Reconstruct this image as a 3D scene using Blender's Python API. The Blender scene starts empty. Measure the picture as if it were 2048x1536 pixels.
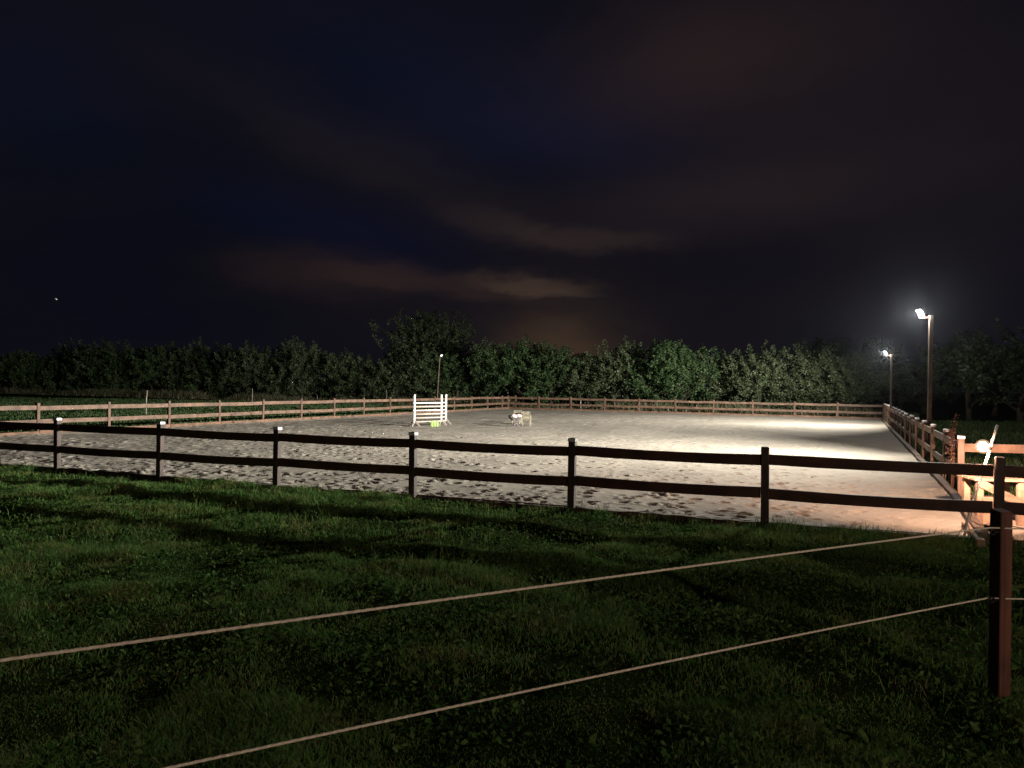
import bpy, bmesh, math, random
import numpy as np
from mathutils import Vector, Matrix

random.seed(7)
RNG = np.random.default_rng(7)
scene = bpy.context.scene
COL = scene.collection
R = math.radians

# ------------------------------------------------------------------ camera
CAM_H, FPX = 1.9, 1540.0
PITCH, ROLL = R(0.104), R(0.809)
cam_d = bpy.data.cameras.new('camera')
cam = bpy.data.objects.new('camera', cam_d)
COL.objects.link(cam)
cam_d.sensor_width = 36.0
cam_d.lens = 36.0 * FPX / 2048.0
cam_d.clip_start = 0.05
cam_d.clip_end = 3000.0
cam.matrix_world = (Matrix.Translation((0, 0, CAM_H)) @ Matrix.Rotation(R(90) + PITCH, 4, 'X')
                    @ Matrix.Rotation(ROLL, 4, 'Z'))
scene.camera = cam

# ------------------------------------------------------------------ exposure
EXPOSURE = 4.0
GAIN = 2.0 ** -EXPOSURE
vs = scene.view_settings
scene.display_settings.display_device = 'sRGB'
vs.view_transform = 'Standard'
vs.look = 'None'
vs.exposure = EXPOSURE
vs.gamma = 1.0
vs.use_curve_mapping = False
cy = scene.cycles
cy.use_denoising = True
cy.max_bounces = 5
cy.diffuse_bounces = 2
cy.glossy_bounces = 2
cy.transmission_bounces = 3
cy.transparent_max_bounces = 6
cy.volume_bounces = 0
cy.sample_clamp_indirect = 2.0
cy.use_adaptive_sampling = False


def pix_dir(px, py):
    """unit view direction of a pixel of the 2048 x 1536 photograph"""
    x, y = (px - 1024) / FPX, -(py - 768) / FPX
    c, s = math.cos(ROLL), math.sin(ROLL)
    x2, y2 = c * x - s * y, s * x + c * y
    cp, sp = math.cos(PITCH), math.sin(PITCH)
    return Vector((x2, cp - sp * y2, sp + cp * y2)).normalized()


def on_ground(px, py, z=0.0):
    d = pix_dir(px, py)
    t = (z - CAM_H) / d.z
    return Vector((d.x * t, d.y * t, z))


def at_depth(px, py, Y):
    d = pix_dir(px, py)
    t = Y / d.y
    return Vector((d.x * t, Y, CAM_H + d.z * t))


# ------------------------------------------------------------------ world: night sky with clouds lit by towns
world = bpy.data.worlds.new('World')
scene.world = world
world.use_nodes = True
wn, wl = world.node_tree.nodes, world.node_tree.links
wn.clear()


def wnode(kind, **kw):
    n = wn.new(kind)
    for k, v in kw.items():
        setattr(n, k, v)
    return n


def wmath(op, a, b=None, c=None, clamp=False):
    n = wnode('ShaderNodeMath', operation=op, use_clamp=clamp)
    for i, v in enumerate((a, b, c)):
        if v is None:
            continue
        if isinstance(v, (int, float)):
            n.inputs[i].default_value = v
        else:
            wl.new(v, n.inputs[i])
    return n.outputs[0]


tc = wnode('ShaderNodeTexCoord')
sep = wnode('ShaderNodeSeparateXYZ')
wl.new(tc.outputs['Generated'], sep.inputs[0])
az0 = wmath('ARCTAN2', sep.outputs[0], sep.outputs[1])
el0 = wmath('ARCSINE', sep.outputs[2])
comb = wnode('ShaderNodeCombineXYZ')
wl.new(wmath('MULTIPLY', az0, 1.0), comb.inputs[0])
wl.new(wmath('MULTIPLY', el0, 2.6), comb.inputs[1])


def wnoise(scale, detail, seed, rough=0.55, vec=None):
    n = wnode('ShaderNodeTexNoise', noise_dimensions='4D')
    n.inputs['Scale'].default_value = scale
    n.inputs['Detail'].default_value = detail
    n.inputs['Roughness'].default_value = rough
    n.inputs['W'].default_value = seed
    wl.new(vec or comb.outputs[0], n.inputs['Vector'])
    return n.outputs['Fac']


wob1 = wmath('SUBTRACT', wnoise(5.0, 5, 1.3), 0.5)
wob2 = wmath('SUBTRACT', wnoise(7.0, 6, 8.1, 0.62), 0.5)
az = wmath('MULTIPLY_ADD', wob1, 0.16, az0)
wob3 = wmath('SUBTRACT', wnoise(16.0, 6, 3.7, 0.6), 0.5)
el = wmath('MULTIPLY_ADD', wob3, 0.028, wmath('MULTIPLY_ADD', wob2, 0.040, el0))


def blob(px, py, sx, sy, rot=0.0, flat=0.0, sharp=1.0):
    """soft cloud bank at a bearing / elevation, edges broken by the noise"""
    d = pix_dir(px, py)
    a0, e0 = math.atan2(d.x, d.y), math.asin(d.z)
    u = wmath('SUBTRACT', az, a0)
    v = wmath('SUBTRACT', el, e0)
    c, s = math.cos(R(rot)), math.sin(R(rot))
    # rot > 0 : falls towards the right
    u2 = wmath('ADD', wmath('MULTIPLY', u, c), wmath('MULTIPLY', v, -s))
    v2 = wmath('ADD', wmath('MULTIPLY', u, s), wmath('MULTIPLY', v, c))
    u3 = wmath('MULTIPLY', u2, FPX / sx)
    v3 = wmath('MULTIPLY', v2, FPX / sy)
    if flat:
        # sharper lower edge
        neg = wmath('MINIMUM', v3, 0.0)
        v3 = wmath('MULTIPLY_ADD', neg, flat, v3)
    q = wmath('ADD', wmath('MULTIPLY', u3, u3), wmath('MULTIPLY', v3, v3))
    if sharp != 1.0:
        q = wmath('POWER', q, sharp)
    return wmath('EXPONENT', wmath('MULTIPLY', q, -1.0))


acc = None


def add_col(fac, rgb):
    global acc
    m = wnode('ShaderNodeVectorMath', operation='SCALE')
    m.inputs[0].default_value = rgb
    if isinstance(fac, (int, float)):
        m.inputs['Scale'].default_value = fac
    else:
        wl.new(fac, m.inputs['Scale'])
    if acc is None:
        acc = m.outputs[0]
    else:
        a = wnode('ShaderNodeVectorMath', operation='ADD')
        wl.new(acc, a.inputs[0])
        wl.new(m.outputs[0], a.inputs[1])
        acc = a.outputs[0]


cl = wmath('MULTIPLY', wmath('SUBTRACT', wnoise(3.2, 6, 4.4), 0.40, clamp=True), 3.0, clamp=True)
add_col(1.0, (0.0032, 0.0037, 0.0072))
add_col(cl, (0.0020, 0.0011, 0.0006))
add_col(blob(1085, 574, 118, 24, 3, 1.2, 1.6), (0.030, 0.018, 0.010))
add_col(blob(1140, 592, 80, 10, 2, 1.0, 1.4), (0.016, 0.011, 0.007))
add_col(blob(880, 572, 230, 30, 5, 0.6, 1.5), (0.0115, 0.0060, 0.0035))
add_col(blob(640, 548, 170, 44, 3, 0.0, 1.4), (0.0085, 0.0042, 0.0022))
add_col(blob(1130, 705, 105, 70), (0.034, 0.0195, 0.0085))
add_col(blob(1080, 645, 330, 95), (0.0065, 0.0038, 0.0022))
add_col(blob(1180, 474, 165, 22, 3, 0.0, 1.5), (0.0130, 0.0080, 0.0054))
add_col(blob(990, 450, 110, 22, 15, 0.0, 1.3), (0.0075, 0.0046, 0.0030))
add_col(blob(1420, 110, 300, 120, -6), (0.0125, 0.0062, 0.0042))
add_col(blob(740, 315, 330, 60, 20), (0.0050, 0.0030, 0.0023))
add_col(blob(1420, 400, 330, 70, -4), (0.0090, 0.0050, 0.0037))
add_col(blob(1850, 260, 420, 300), (0.0048, 0.0028, 0.0024))
add_col(blob(60, 170, 170, 110), (0.0002, 0.0008, 0.0046))
add_col(blob(900, 180, 420, 140, 12), (0.0002, 0.0012, 0.0062))
add_col(blob(1120, 270, 260, 60, 4), (0.0, 0.0006, 0.0040))
add_col(blob(680, 455, 260, 60, 10), (0.0, 0.0006, 0.0062))
bg = wnode('ShaderNodeBackground')
wl.new(acc, bg.inputs['Color'])
bg.inputs['Strength'].default_value = GAIN
wo = wnode('ShaderNodeOutputWorld')
wl.new(bg.outputs[0], wo.inputs['Surface'])

# weak bluish sun added as fill, no moon is known here
sun_d = bpy.data.lights.new('fill_sun', 'SUN')
sun_d.energy = 0.006 * GAIN
sun_d.angle = R(12)
sun_d.color = (0.80, 0.88, 1.0)
sun = bpy.data.objects.new('fill_sun', sun_d)
COL.objects.link(sun)
sun.rotation_euler = (R(45), 0, R(-40))


# ------------------------------------------------------------------ helpers
def lin(r, g, b):
    return tuple(((c / 255 + 0.055) / 1.055) ** 2.4 if c > 10 else c / 255 / 12.92 for c in (r, g, b))


class MB:
    """collects geometry and links it as one mesh object"""

    def __init__(s):
        s.v, s.f = [], []

    def add(s, vs_, fs):
        o = len(s.v)
        s.v += [tuple(p) for p in vs_]
        s.f += [tuple(i + o for i in f) for f in fs]
        return s

    def box(s, c, size, M=None, ch=0.006):
        """chamfered box"""
        hx, hy, hz = [q / 2 for q in size]
        ch = min(ch, hx * .6, hy * .6, hz * .6)
        vs_, idx = [], {}
        for sx in (-1, 1):
            for sy in (-1, 1):
                for sz in (-1, 1):
                    for ax in range(3):
                        p = [sx * (hx - ch), sy * (hy - ch), sz * (hz - ch)]
                        p[ax] = (sx * hx, sy * hy, sz * hz)[ax]
                        idx[(sx, sy, sz, ax)] = len(vs_)
                        vs_.append(Vector(p))
        fs = []
        for ax in range(3):
            a1, a2 = (ax + 1) % 3, (ax + 2) % 3
            for sg in (-1, 1):
                q = []
                for (i, j) in ((-1, -1), (1, -1), (1, 1), (-1, 1)):
                    k = [0, 0, 0]
                    k[ax], k[a1], k[a2] = sg, i, j
                    q.append(idx[(*k, ax)])
                fs.append(q if sg > 0 else q[::-1])
                # edges along axis ax
            for i in (-1, 1):
                for j in (-1, 1):
                    k0, k1 = [0, 0, 0], [0, 0, 0]
                    k0[ax], k0[a1], k0[a2] = -1, i, j
                    k1[ax], k1[a1], k1[a2] = 1, i, j
                    q = [idx[(*k0, a1)], idx[(*k1, a1)], idx[(*k1, a2)], idx[(*k0, a2)]]
                    fs.append(q if i * j > 0 else q[::-1])
        for sx in (-1, 1):
            for sy in (-1, 1):
                for sz in (-1, 1):
                    q = [idx[(sx, sy, sz, a)] for a in range(3)]
                    fs.append(q if sx * sy * sz > 0 else q[::-1])
        T = Matrix.Translation(Vector(c)) @ (M.to_4x4() if M else Matrix.Identity(4))
        return s.add([T @ p for p in vs_], fs)

    def bar(s, a, b, w, h, up=(0, 0, 1), ch=0.004):
        a, b = Vector(a), Vector(b)
        d = b - a
        L = d.length
        x = d.normalized()
        u = Vector(up)
        y = u.cross(x)
        if y.length < 1e-4:
            y = Vector((0, 1, 0)).cross(x)
        y.normalize()
        z = x.cross(y)
        M = Matrix((x, y, z)).transposed()
        return s.box((a + b) / 2, (L, w, h), M, ch)

    def tube(s, pts, rads, n=8, caps=True):
        pts = [Vector(p) for p in pts]
        if isinstance(rads, (int, float)):
            rads = [rads] * len(pts)
        rings = []
        t0 = (pts[1] - pts[0]).normalized()
        ref = Vector((0, 0, 1)) if abs(t0.z) < .9 else Vector((1, 0, 0))
        vs_, fs = [], []
        for i, p in enumerate(pts):
            t = (pts[min(i + 1, len(pts) - 1)] - pts[max(i - 1, 0)]).normalized()
            x = (ref - t * ref.dot(t)).normalized()
            ref = x
            y = t.cross(x)
            for k in range(n):
                a = 2 * math.pi * k / n
                vs_.append(p + (x * math.cos(a) + y * math.sin(a)) * rads[i])
        for i in range(len(pts) - 1):
            for k in range(n):
                k2 = (k + 1) % n
                fs.append((i * n + k, i * n + k2, (i + 1) * n + k2, (i + 1) * n + k))
        if caps:
            fs.append(tuple(range(n))[::-1])
            fs.append(tuple((len(pts) - 1) * n + k for k in range(n)))
        return s.add(vs_, fs)

    def mesh(s, name, mat=None, smooth=False):
        me = bpy.data.meshes.new(name)
        me.from_pydata(s.v, [], s.f)
        if mat:
            me.materials.append(mat)
        if smooth:
            me.polygons.foreach_set('use_smooth', [True] * len(me.polygons))
        me.update()
        return me

    def build(s, name, mat, parent=None, smooth=False):
        return link(name, s.mesh(name, mat, smooth), parent)


def link(name, me, parent=None, M=None):
    o = bpy.data.objects.new(name, me)
    COL.objects.link(o)
    if parent:
        o.parent = parent
    if M is not None:
        o.matrix_local = M
    return o


def tag(o, label=None, cat=None, group=None, kind=None):
    if label:
        o['label'] = label
    if cat:
        o['category'] = cat
    if group:
        o['group'] = group
    if kind:
        o['kind'] = kind
    return o


def empty(name, loc=(0, 0, 0), rz=0.0):
    o = bpy.data.objects.new(name, None)
    o.empty_display_size = 0.1
    COL.objects.link(o)
    o.location = loc
    o.rotation_euler = (0, 0, rz)
    return o


def np_mesh(name, V, F, mat, smooth=False):
    """V (n,3) F (m,k) numpy"""
    me = bpy.data.meshes.new(name)
    n, m, k = len(V), len(F), F.shape[1]
    me.vertices.add(n)
    me.vertices.foreach_set('co', np.ascontiguousarray(V, dtype=np.float32).ravel())
    me.loops.add(m * k)
    me.loops.foreach_set('vertex_index', np.ascontiguousarray(F, dtype=np.int32).ravel())
    me.polygons.add(m)
    me.polygons.foreach_set('loop_start', np.arange(0, m * k, k, dtype=np.int32))
    me.polygons.foreach_set('loop_total', np.full(m, k, dtype=np.int32))
    if smooth:
        me.polygons.foreach_set('use_smooth', np.ones(m, dtype=bool))
    me.materials.append(mat)
    me.update()
    me.validate()
    return me


# value noise (numpy)
_NT = RNG.random((256, 256))


def vnoise(x, y, s, seed=0):
    x = np.asarray(x, float) / s + seed * 17.3
    y = np.asarray(y, float) / s + seed * 9.7
    xi, yi = np.floor(x).astype(int), np.floor(y).astype(int)
    fx, fy = x - xi, y - yi
    fx, fy = fx * fx * (3 - 2 * fx), fy * fy * (3 - 2 * fy)
    g = lambda i, j: _NT[i % 256, j % 256]
    return (g(xi, yi) * (1 - fx) * (1 - fy) + g(xi + 1, yi) * fx * (1 - fy)
            + g(xi, yi + 1) * (1 - fx) * fy + g(xi + 1, yi + 1) * fx * fy) - 0.5


# ------------------------------------------------------------------ materials
def material(name):
    m = bpy.data.materials.new(name)
    m.use_nodes = True
    nt = m.node_tree
    b = nt.nodes['Principled BSDF']
    return m, nt, b


def ramp(nt, fac, stops):
    n = nt.nodes.new('ShaderNodeValToRGB')
    els = n.color_ramp.elements
    while len(els) < len(stops):
        els.new(0.5)
    for e, (p, c) in zip(els, stops):
        e.position = p
        e.color = (*c, 1)
    nt.links.new(fac, n.inputs[0])
    return n.outputs[0]


def noise(nt, scale, detail=4, vec=None, rough=0.55):
    n = nt.nodes.new('ShaderNodeTexNoise')
    n.inputs['Scale'].default_value = scale
    n.inputs['Detail'].default_value = detail
    n.inputs['Roughness'].default_value = rough
    if vec is not None:
        nt.links.new(vec, n.inputs['Vector'])
    return n.outputs['Fac']


def coords(nt, which='Object', scale=(1, 1, 1), jitter=True):
    t = nt.nodes.new('ShaderNodeTexCoord')
    mp = nt.nodes.new('ShaderNodeMapping')
    mp.inputs['Scale'].default_value = scale
    nt.links.new(t.outputs[which], mp.inputs[0])
    if jitter:
        oi = nt.nodes.new('ShaderNodeObjectInfo')
        ml = nt.nodes.new('ShaderNodeMath')
        ml.operation = 'MULTIPLY'
        ml.inputs[1].default_value = 37.0
        nt.links.new(oi.outputs['Random'], ml.inputs[0])
        cb = nt.nodes.new('ShaderNodeCombineXYZ')
        for i in range(3):
            nt.links.new(ml.outputs[0], cb.inputs[i])
        nt.links.new(cb.outputs[0], mp.inputs['Location'])
    return mp.outputs[0]


def bump(nt, b, h, strength=0.3, dist=0.01):
    n = nt.nodes.new('ShaderNodeBump')
    n.inputs['Strength'].default_value = strength
    n.inputs['Distance'].default_value = dist
    nt.links.new(h, n.inputs['Height'])
    nt.links.new(n.outputs[0], b.inputs['Normal'])


def mixcol(nt, fac, a, b, mode='MIX'):
    n = nt.nodes.new('ShaderNodeMix')
    n.data_type = 'RGBA'
    n.blend_type = mode
    for sock, v in ((n.inputs[0], fac), (n.inputs[6], a), (n.inputs[7], b)):
        if isinstance(v, (int, float)):
            sock.default_value = v
        elif isinstance(v, tuple):
            sock.default_value = (*v, 1)
        else:
            nt.links.new(v, sock)
    return n.outputs[2]


def wood(name, c0, c1, grain=(1.5, 30, 30), rough=0.62, spec=0.3):
    m, nt, b = material(name)
    v = coords(nt, 'Object', grain)
    f = noise(nt, 1.0, 6, v, 0.65)
    col = ramp(nt, f, [(0.28, c0), (0.72, c1)])
    v2 = coords(nt, 'Object', (2, 2, 2))
    f2 = noise(nt, 1.7, 3, v2)
    dirt = ramp(nt, f2, [(0.35, (0.55, 0.55, 0.55)), (0.65, (1.1, 1.08, 1.05))])
    nt.links.new(mixcol(nt, 1.0, col, dirt, 'MULTIPLY'), b.inputs['Base Color'])
    b.inputs['Roughness'].default_value = rough
    b.inputs['Specular IOR Level'].default_value = spec
    bump(nt, b, f, 0.35, 0.006)
    return m


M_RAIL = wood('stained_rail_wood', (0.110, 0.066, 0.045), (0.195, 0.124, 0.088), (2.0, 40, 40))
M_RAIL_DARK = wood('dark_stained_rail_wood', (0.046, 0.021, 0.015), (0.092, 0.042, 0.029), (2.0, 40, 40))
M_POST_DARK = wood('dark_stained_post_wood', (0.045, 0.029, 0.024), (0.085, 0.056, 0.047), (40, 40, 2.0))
M_POLE = wood('weathered_pole_wood', (0.055, 0.040, 0.032), (0.12, 0.088, 0.070), (40, 40, 2.0), 0.8)
M_POST = wood('stained_post_wood', (0.090, 0.053, 0.037), (0.160, 0.098, 0.070), (40, 40, 2.0))
M_NEAR = wood('red_stained_post_wood', (0.075, 0.031, 0.021), (0.170, 0.072, 0.048), (60, 60, 1.6))
M_KERB = wood('kerb_wood', (0.12, 0.070, 0.047), (0.23, 0.135, 0.092), (2.0, 30, 30), 0.75)
M_SLEEPER = wood('weathered_sleeper_wood', (0.09, 0.066, 0.052), (0.20, 0.155, 0.125), (2.0, 25, 25), 0.85)
M_BLOCK = wood('mounting_block_wood', (0.20, 0.125, 0.085), (0.34, 0.23, 0.165), (2.0, 30, 30), 0.75)
M_STAKE = wood('weathered_stake_wood', (0.20, 0.18, 0.15), (0.42, 0.38, 0.33), (30, 30, 2.0), 0.8)
M_BEIGE = wood('beige_painted_wood', (0.30, 0.275, 0.205), (0.40, 0.37, 0.285), (6, 6, 6), 0.55)


def plain(name, col, rough=0.5, spec=0.4, metal=0.0, var=0.15, scale=12.0, bmp=0.1):
    m, nt, b = material(name)
    f = noise(nt, scale, 4, coords(nt, 'Object'))
    lo = tuple(c * (1 - var) for c in col)
    hi = tuple(min(1, c * (1 + var)) for c in col)
    nt.links.new(ramp(nt, f, [(0.3, lo), (0.7, hi)]), b.inputs['Base Color'])
    b.inputs['Roughness'].default_value = rough
    b.inputs['Specular IOR Level'].default_value = spec
    b.inputs['Metallic'].default_value = metal
    bump(nt, b, f, bmp, 0.004)
    return m


M_CAP = plain('pale_zinc_cap', (0.52, 0.52, 0.54), 0.45, 0.5, 0.0, 0.10)
M_WHITE = plain('white_gloss_paint', (0.70, 0.68, 0.64), 0.4, 0.4, 0.0, 0.08)
M_OFFWHITE = plain('dull_white_paint', (0.44, 0.39, 0.335), 0.55, 0.3, 0.0, 0.18)  # dull warm white of the rungs and most of the poles
M_GREYFOOT = plain('grey_timber_foot', (0.34, 0.31, 0.27), 0.75, 0.2)
M_LIME = plain('lime_plastic', (0.38, 0.60, 0.20), 0.4, 0.4, 0.0, 0.10)
M_BLACK = plain('black_nylon', (0.012, 0.012, 0.013), 0.6, 0.3)
M_GREY = plain('grey_painted_metal', (0.17, 0.16, 0.16), 0.5, 0.4)
M_HOUSING = plain('dark_lamp_housing', (0.05, 0.05, 0.055), 0.5, 0.4)
M_CLOTHW = plain('white_cloth', (0.78, 0.76, 0.74), 0.9, 0.1, 0, 0.06, 30, 0.4)
M_CLOTHP = plain('pink_cloth', (0.75, 0.46, 0.48), 0.9, 0.1, 0, 0.10, 30, 0.4)
M_PVC = plain('white_plastic_tube', (0.86, 0.84, 0.78), 0.4, 0.4, 0, 0.05)
M_CABLE = plain('cable_rubber', (0.05, 0.04, 0.035), 0.6, 0.3)
M_WIRE = plain('pale_cable_sheath', (0.45, 0.40, 0.34), 0.6, 0.3)
M_ROPE = plain('natural_rope', (0.72, 0.66, 0.55), 0.9, 0.1, 0, 0.22, 90, 0.5)
M_BARK = plain('bark', (0.050, 0.042, 0.034), 0.9, 0.1, 0, 0.4, 6, 0.6)


def emissive(name, col, strength):
    m, nt, b = material(name)
    b.inputs['Base Color'].default_value = (0.8, 0.8, 0.8, 1)
    b.inputs['Emission Color'].default_value = (*col, 1)
    b.inputs['Emission Strength'].default_value = strength
    b.inputs['Roughness'].default_value = 0.3
    return m


M_LENS = emissive('flood_lens', (1.0, 0.97, 0.92), 14.0 * GAIN)
M_LENS_DIM = emissive('dim_flood_lens', (0.80, 0.86, 1.0), 1.3 * GAIN)
M_BULB = emissive('warm_bulb_glass', (1.0, 0.62, 0.42), 240.0 * GAIN)


def foliage(name, stops, rough=0.5, spec=0.35, trans=0.25, patches=False):
    m, nt, b = material(name)
    g = nt.nodes.new('ShaderNodeNewGeometry')
    col = ramp(nt, g.outputs['Random Per Island'], stops)
    if patches:          # drier, browner patches in the lawn
        f = noise(nt, 1.3, 5, coords(nt, 'Object', (1, 1, 1), False), 0.65)
        tint = ramp(nt, f, [(0.36, (0.75, 0.82, 0.80)), (0.52, (1.0, 1.0, 1.0)), (0.66, (1.25, 0.84, 0.95))])
        col = mixcol(nt, 1.0, col, tint, 'MULTIPLY')
    nt.links.new(col, b.inputs['Base Color'])
    b.inputs['Roughness'].default_value = rough
    b.inputs['Specular IOR Level'].default_value = spec
    t = nt.nodes.new('ShaderNodeBsdfTranslucent')
    nt.links.new(col, t.inputs['Color'])
    mx = nt.nodes.new('ShaderNodeMixShader')
    mx.inputs[0].default_value = trans
    out = nt.nodes['Material Output']
    nt.links.new(b.outputs[0], mx.inputs[1])
    nt.links.new(t.outputs[0], mx.inputs[2])
    nt.links.new(mx.outputs[0], out.inputs['Surface'])
    return m


M_GRASS = foliage('grass_blades', [(0.0, (0.058, 0.130, 0.032)), (0.45, (0.108, 0.225, 0.054)),
                                   (0.80, (0.170, 0.275, 0.082)), (0.93, (0.17, 0.165, 0.080)), (1.0, (0.22, 0.18, 0.11))], 0.8, 0.04, 0.25, True)
M_CLOVER = foliage('broad_leaves', [(0.0, (0.030, 0.075, 0.018)), (0.6, (0.060, 0.130, 0.030)), (1.0, (0.11, 0.17, 0.055))], 0.8, 0.03, 0.25, True)
M_FIELD = foliage('field_grass', [(0.0, (0.030, 0.070, 0.022)), (0.6, (0.055, 0.120, 0.036)), (0.9, (0.10, 0.14, 0.055)), (1.0, (0.17, 0.15, 0.08))])
M_WEEDS = foliage('dry_weeds', [(0.0, (0.045, 0.075, 0.025)), (0.45, (0.090, 0.095, 0.045)), (0.75, (0.15, 0.125, 0.075)), (1.0, (0.24, 0.20, 0.14))])
M_LEAF = foliage('hedge_leaves', [(0.0, (0.022, 0.048, 0.018)), (0.55, (0.042, 0.080, 0.030)), (0.9, (0.075, 0.118, 0.044)), (1.0, (0.12, 0.15, 0.065))], 0.55, 0.25, 0.2)
M_LEAF2 = foliage('olive_leaves', [(0.0, (0.034, 0.052, 0.024)), (0.6, (0.060, 0.086, 0.040)), (1.0, (0.115, 0.14, 0.072))], 0.5, 0.35, 0.2)
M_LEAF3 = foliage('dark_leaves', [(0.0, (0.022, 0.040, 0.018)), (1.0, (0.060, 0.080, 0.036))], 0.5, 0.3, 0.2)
M_DOCK = foliage('russet_dock', [(0.0, (0.045, 0.020, 0.015)), (0.7, (0.085, 0.040, 0.030)), (1.0, (0.12, 0.075, 0.05))])


def ground_mat():
    m, nt, b = material('soil_and_turf')
    v = coords(nt, 'Object', (1, 1, 1), False)
    f = noise(nt, 1.1, 6, v, 0.6)
    f2 = noise(nt, 14.0, 6, v, 0.7)
    c1 = ramp(nt, f, [(0.30, (0.016, 0.026, 0.009)), (0.55, (0.024, 0.042, 0.012)), (0.75, (0.036, 0.034, 0.018))])
    c2 = ramp(nt, f2, [(0.25, (0.45, 0.45, 0.45)), (0.75, (1.35, 1.35, 1.3))])
    nt.links.new(mixcol(nt, 1.0, c1, c2, 'MULTIPLY'), b.inputs['Base Color'])
    b.inputs['Roughness'].default_value = 0.95
    b.inputs['Specular IOR Level'].default_value = 0.0
    bump(nt, b, f2, 0.9, 0.04)
    return m


def sand_mat(name, lo, hi):
    m, nt, b = material(name)
    v = coords(nt, 'Object', (1, 1, 1), False)
    f = noise(nt, 0.45, 5, v, 0.6)
    f2 = noise(nt, 60.0, 5, v, 0.75)
    f3 = noise(nt, 9.0, 6, v, 0.65)
    c1 = ramp(nt, f, [(0.3, lo), (0.7, hi)])
    c2 = ramp(nt, f2, [(0.2, (0.78, 0.78, 0.78)), (0.8, (1.15, 1.15, 1.15))])
    nt.links.new(mixcol(nt, 1.0, c1, c2, 'MULTIPLY'), b.inputs['Base Color'])
    b.inputs['Roughness'].default_value = 0.95
    b.inputs['Specular IOR Level'].default_value = 0.08
    h = nt.nodes.new('ShaderNodeMath')
    h.operation = 'MULTIPLY_ADD'
    nt.links.new(f2, h.inputs[0])
    h.inputs[1].default_value = 0.35
    nt.links.new(f3, h.inputs[2])
    bump(nt, b, h.outputs[0], 0.55, 0.018)
    return m


M_GROUND = ground_mat()
M_SAND = sand_mat('arena_sand', (0.285, 0.262, 0.222), (0.405, 0.372, 0.315))
M_PATH = sand_mat('path_sand', (0.40, 0.34, 0.27), (0.50, 0.43, 0.35))

# ------------------------------------------------------------------ layout of the arena (metres, camera above the origin)
V2 = lambda x, y: np.array([x, y], float)
F0, FS = V2(-9.23, 15.70), V2(2.54, -1.03)       # front fence: post 0 and step
L0, LS = V2(-15.73, 25.58), V2(1.07, 2.47)       # left fence
B0, BS = V2(2.39, 59.92), V2(2.38, -1.18)        # far fence
R0, RS = V2(21.86, 44.95), V2(-1.07, -2.41)      # right fence (from the far end)


def cross_lines(p, d, q, e):
    A = np.array([d, -e]).T
    t = np.linalg.solve(A, q - p)
    return p + d * t[0]


C_FR = F0 + FS * 6
C_FL = cross_lines(F0, FS, L0, LS)
C_BL = cross_lines(L0, LS, B0, BS)
C_BR = cross_lines(R0, RS, B0, BS)
QUAD = [C_FR, C_FL, C_BL, C_BR]


def quad_dist(x, y):
    """signed distance-like: > 0 inside the arena"""
    d = np.full(np.shape(x), 1e9)
    cx, cy_ = np.mean([q[0] for q in QUAD]), np.mean([q[1] for q in QUAD])
    for i in range(4):
        a, b = QUAD[i], QUAD[(i + 1) % 4]
        t = (b - a) / np.linalg.norm(b - a)
        n = np.array([-t[1], t[0]])
        if np.dot(n, np.array([cx, cy_]) - a) < 0:
            n = -n
        d = np.minimum(d, (x - a[0]) * n[0] + (y - a[1]) * n[1])
    return d


# path to the entrance, right of the arena
G_POST = V2(7.95, 13.60)
G_DIR = V2(0.985, -0.172)
PATH = [C_FR + V2(.35, .15), C_FR + FS * 3.0 + V2(.1, .3), G_POST + G_DIR * 11, G_POST + V2(.15, -.25)]


def path_dist(x, y):
    d = np.full(np.shape(x), 1e9)
    P = [C_FR, C_FR + FS * 3.0, G_POST + G_DIR * 11, G_POST]
    c = sum(P) / 4
    for i in range(4):
        a, b = P[i], P[(i + 1) % 4]
        t = (b - a) / np.linalg.norm(b - a)
        n = np.array([-t[1], t[0]])
        if np.dot(n, c - a) < 0:
            n = -n
        d = np.minimum(d, (x - a[0]) * n[0] + (y - a[1]) * n[1])
    return d


def ground_z(x, y):
    x, y = np.asarray(x, float), np.asarray(y, float)
    inside = np.maximum(quad_dist(x, y), path_dist(x, y))
    amp = np.clip(-inside / 1.2, 0.12, 1.0)
    z = amp * (0.07 * vnoise(x, y, 2.6, 1) + 0.06 * vnoise(x, y, 0.9, 2) + 0.05 * vnoise(x, y, 0.35, 3)) - 0.01
    z = z + 0.03 * np.clip((-inside) / 3.0, 0, 1)
    return np.where(inside > 0.12, -0.35, z)


def axis(fine, lo, hi, step, grow=1.22, smax=60):
    a, b = fine
    xs = list(np.arange(a, b + step / 2, step))
    s = step
    x = a
    left = []
    while x > lo:
        s = min(s * grow, smax)
        x -= s
        left.append(x)
    s = step
    x = xs[-1]
    right = []
    while x < hi:
        s = min(s * grow, smax)
        x += s
        right.append(x)
    return np.array(left[::-1] + xs + right)


gx = axis((-14, 10), -1200, 1200, 0.13)
gy = axis((0.6, 19), -300, 1600, 0.13)
GX, GY = np.meshgrid(gx, gy)
Z = ground_z(GX, GY)
V = np.stack([GX.ravel(), GY.ravel(), Z.ravel()], 1)
nx, ny = len(gx), len(gy)
i = np.arange(nx * ny).reshape(ny, nx)
F = np.stack([i[:-1, :-1].ravel(), i[:-1, 1:].ravel(), i[1:, 1:].ravel(), i[1:, :-1].ravel()], 1)
tag(link('ground', np_mesh('ground', V, F, M_GROUND, True)), kind='structure')

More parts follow.
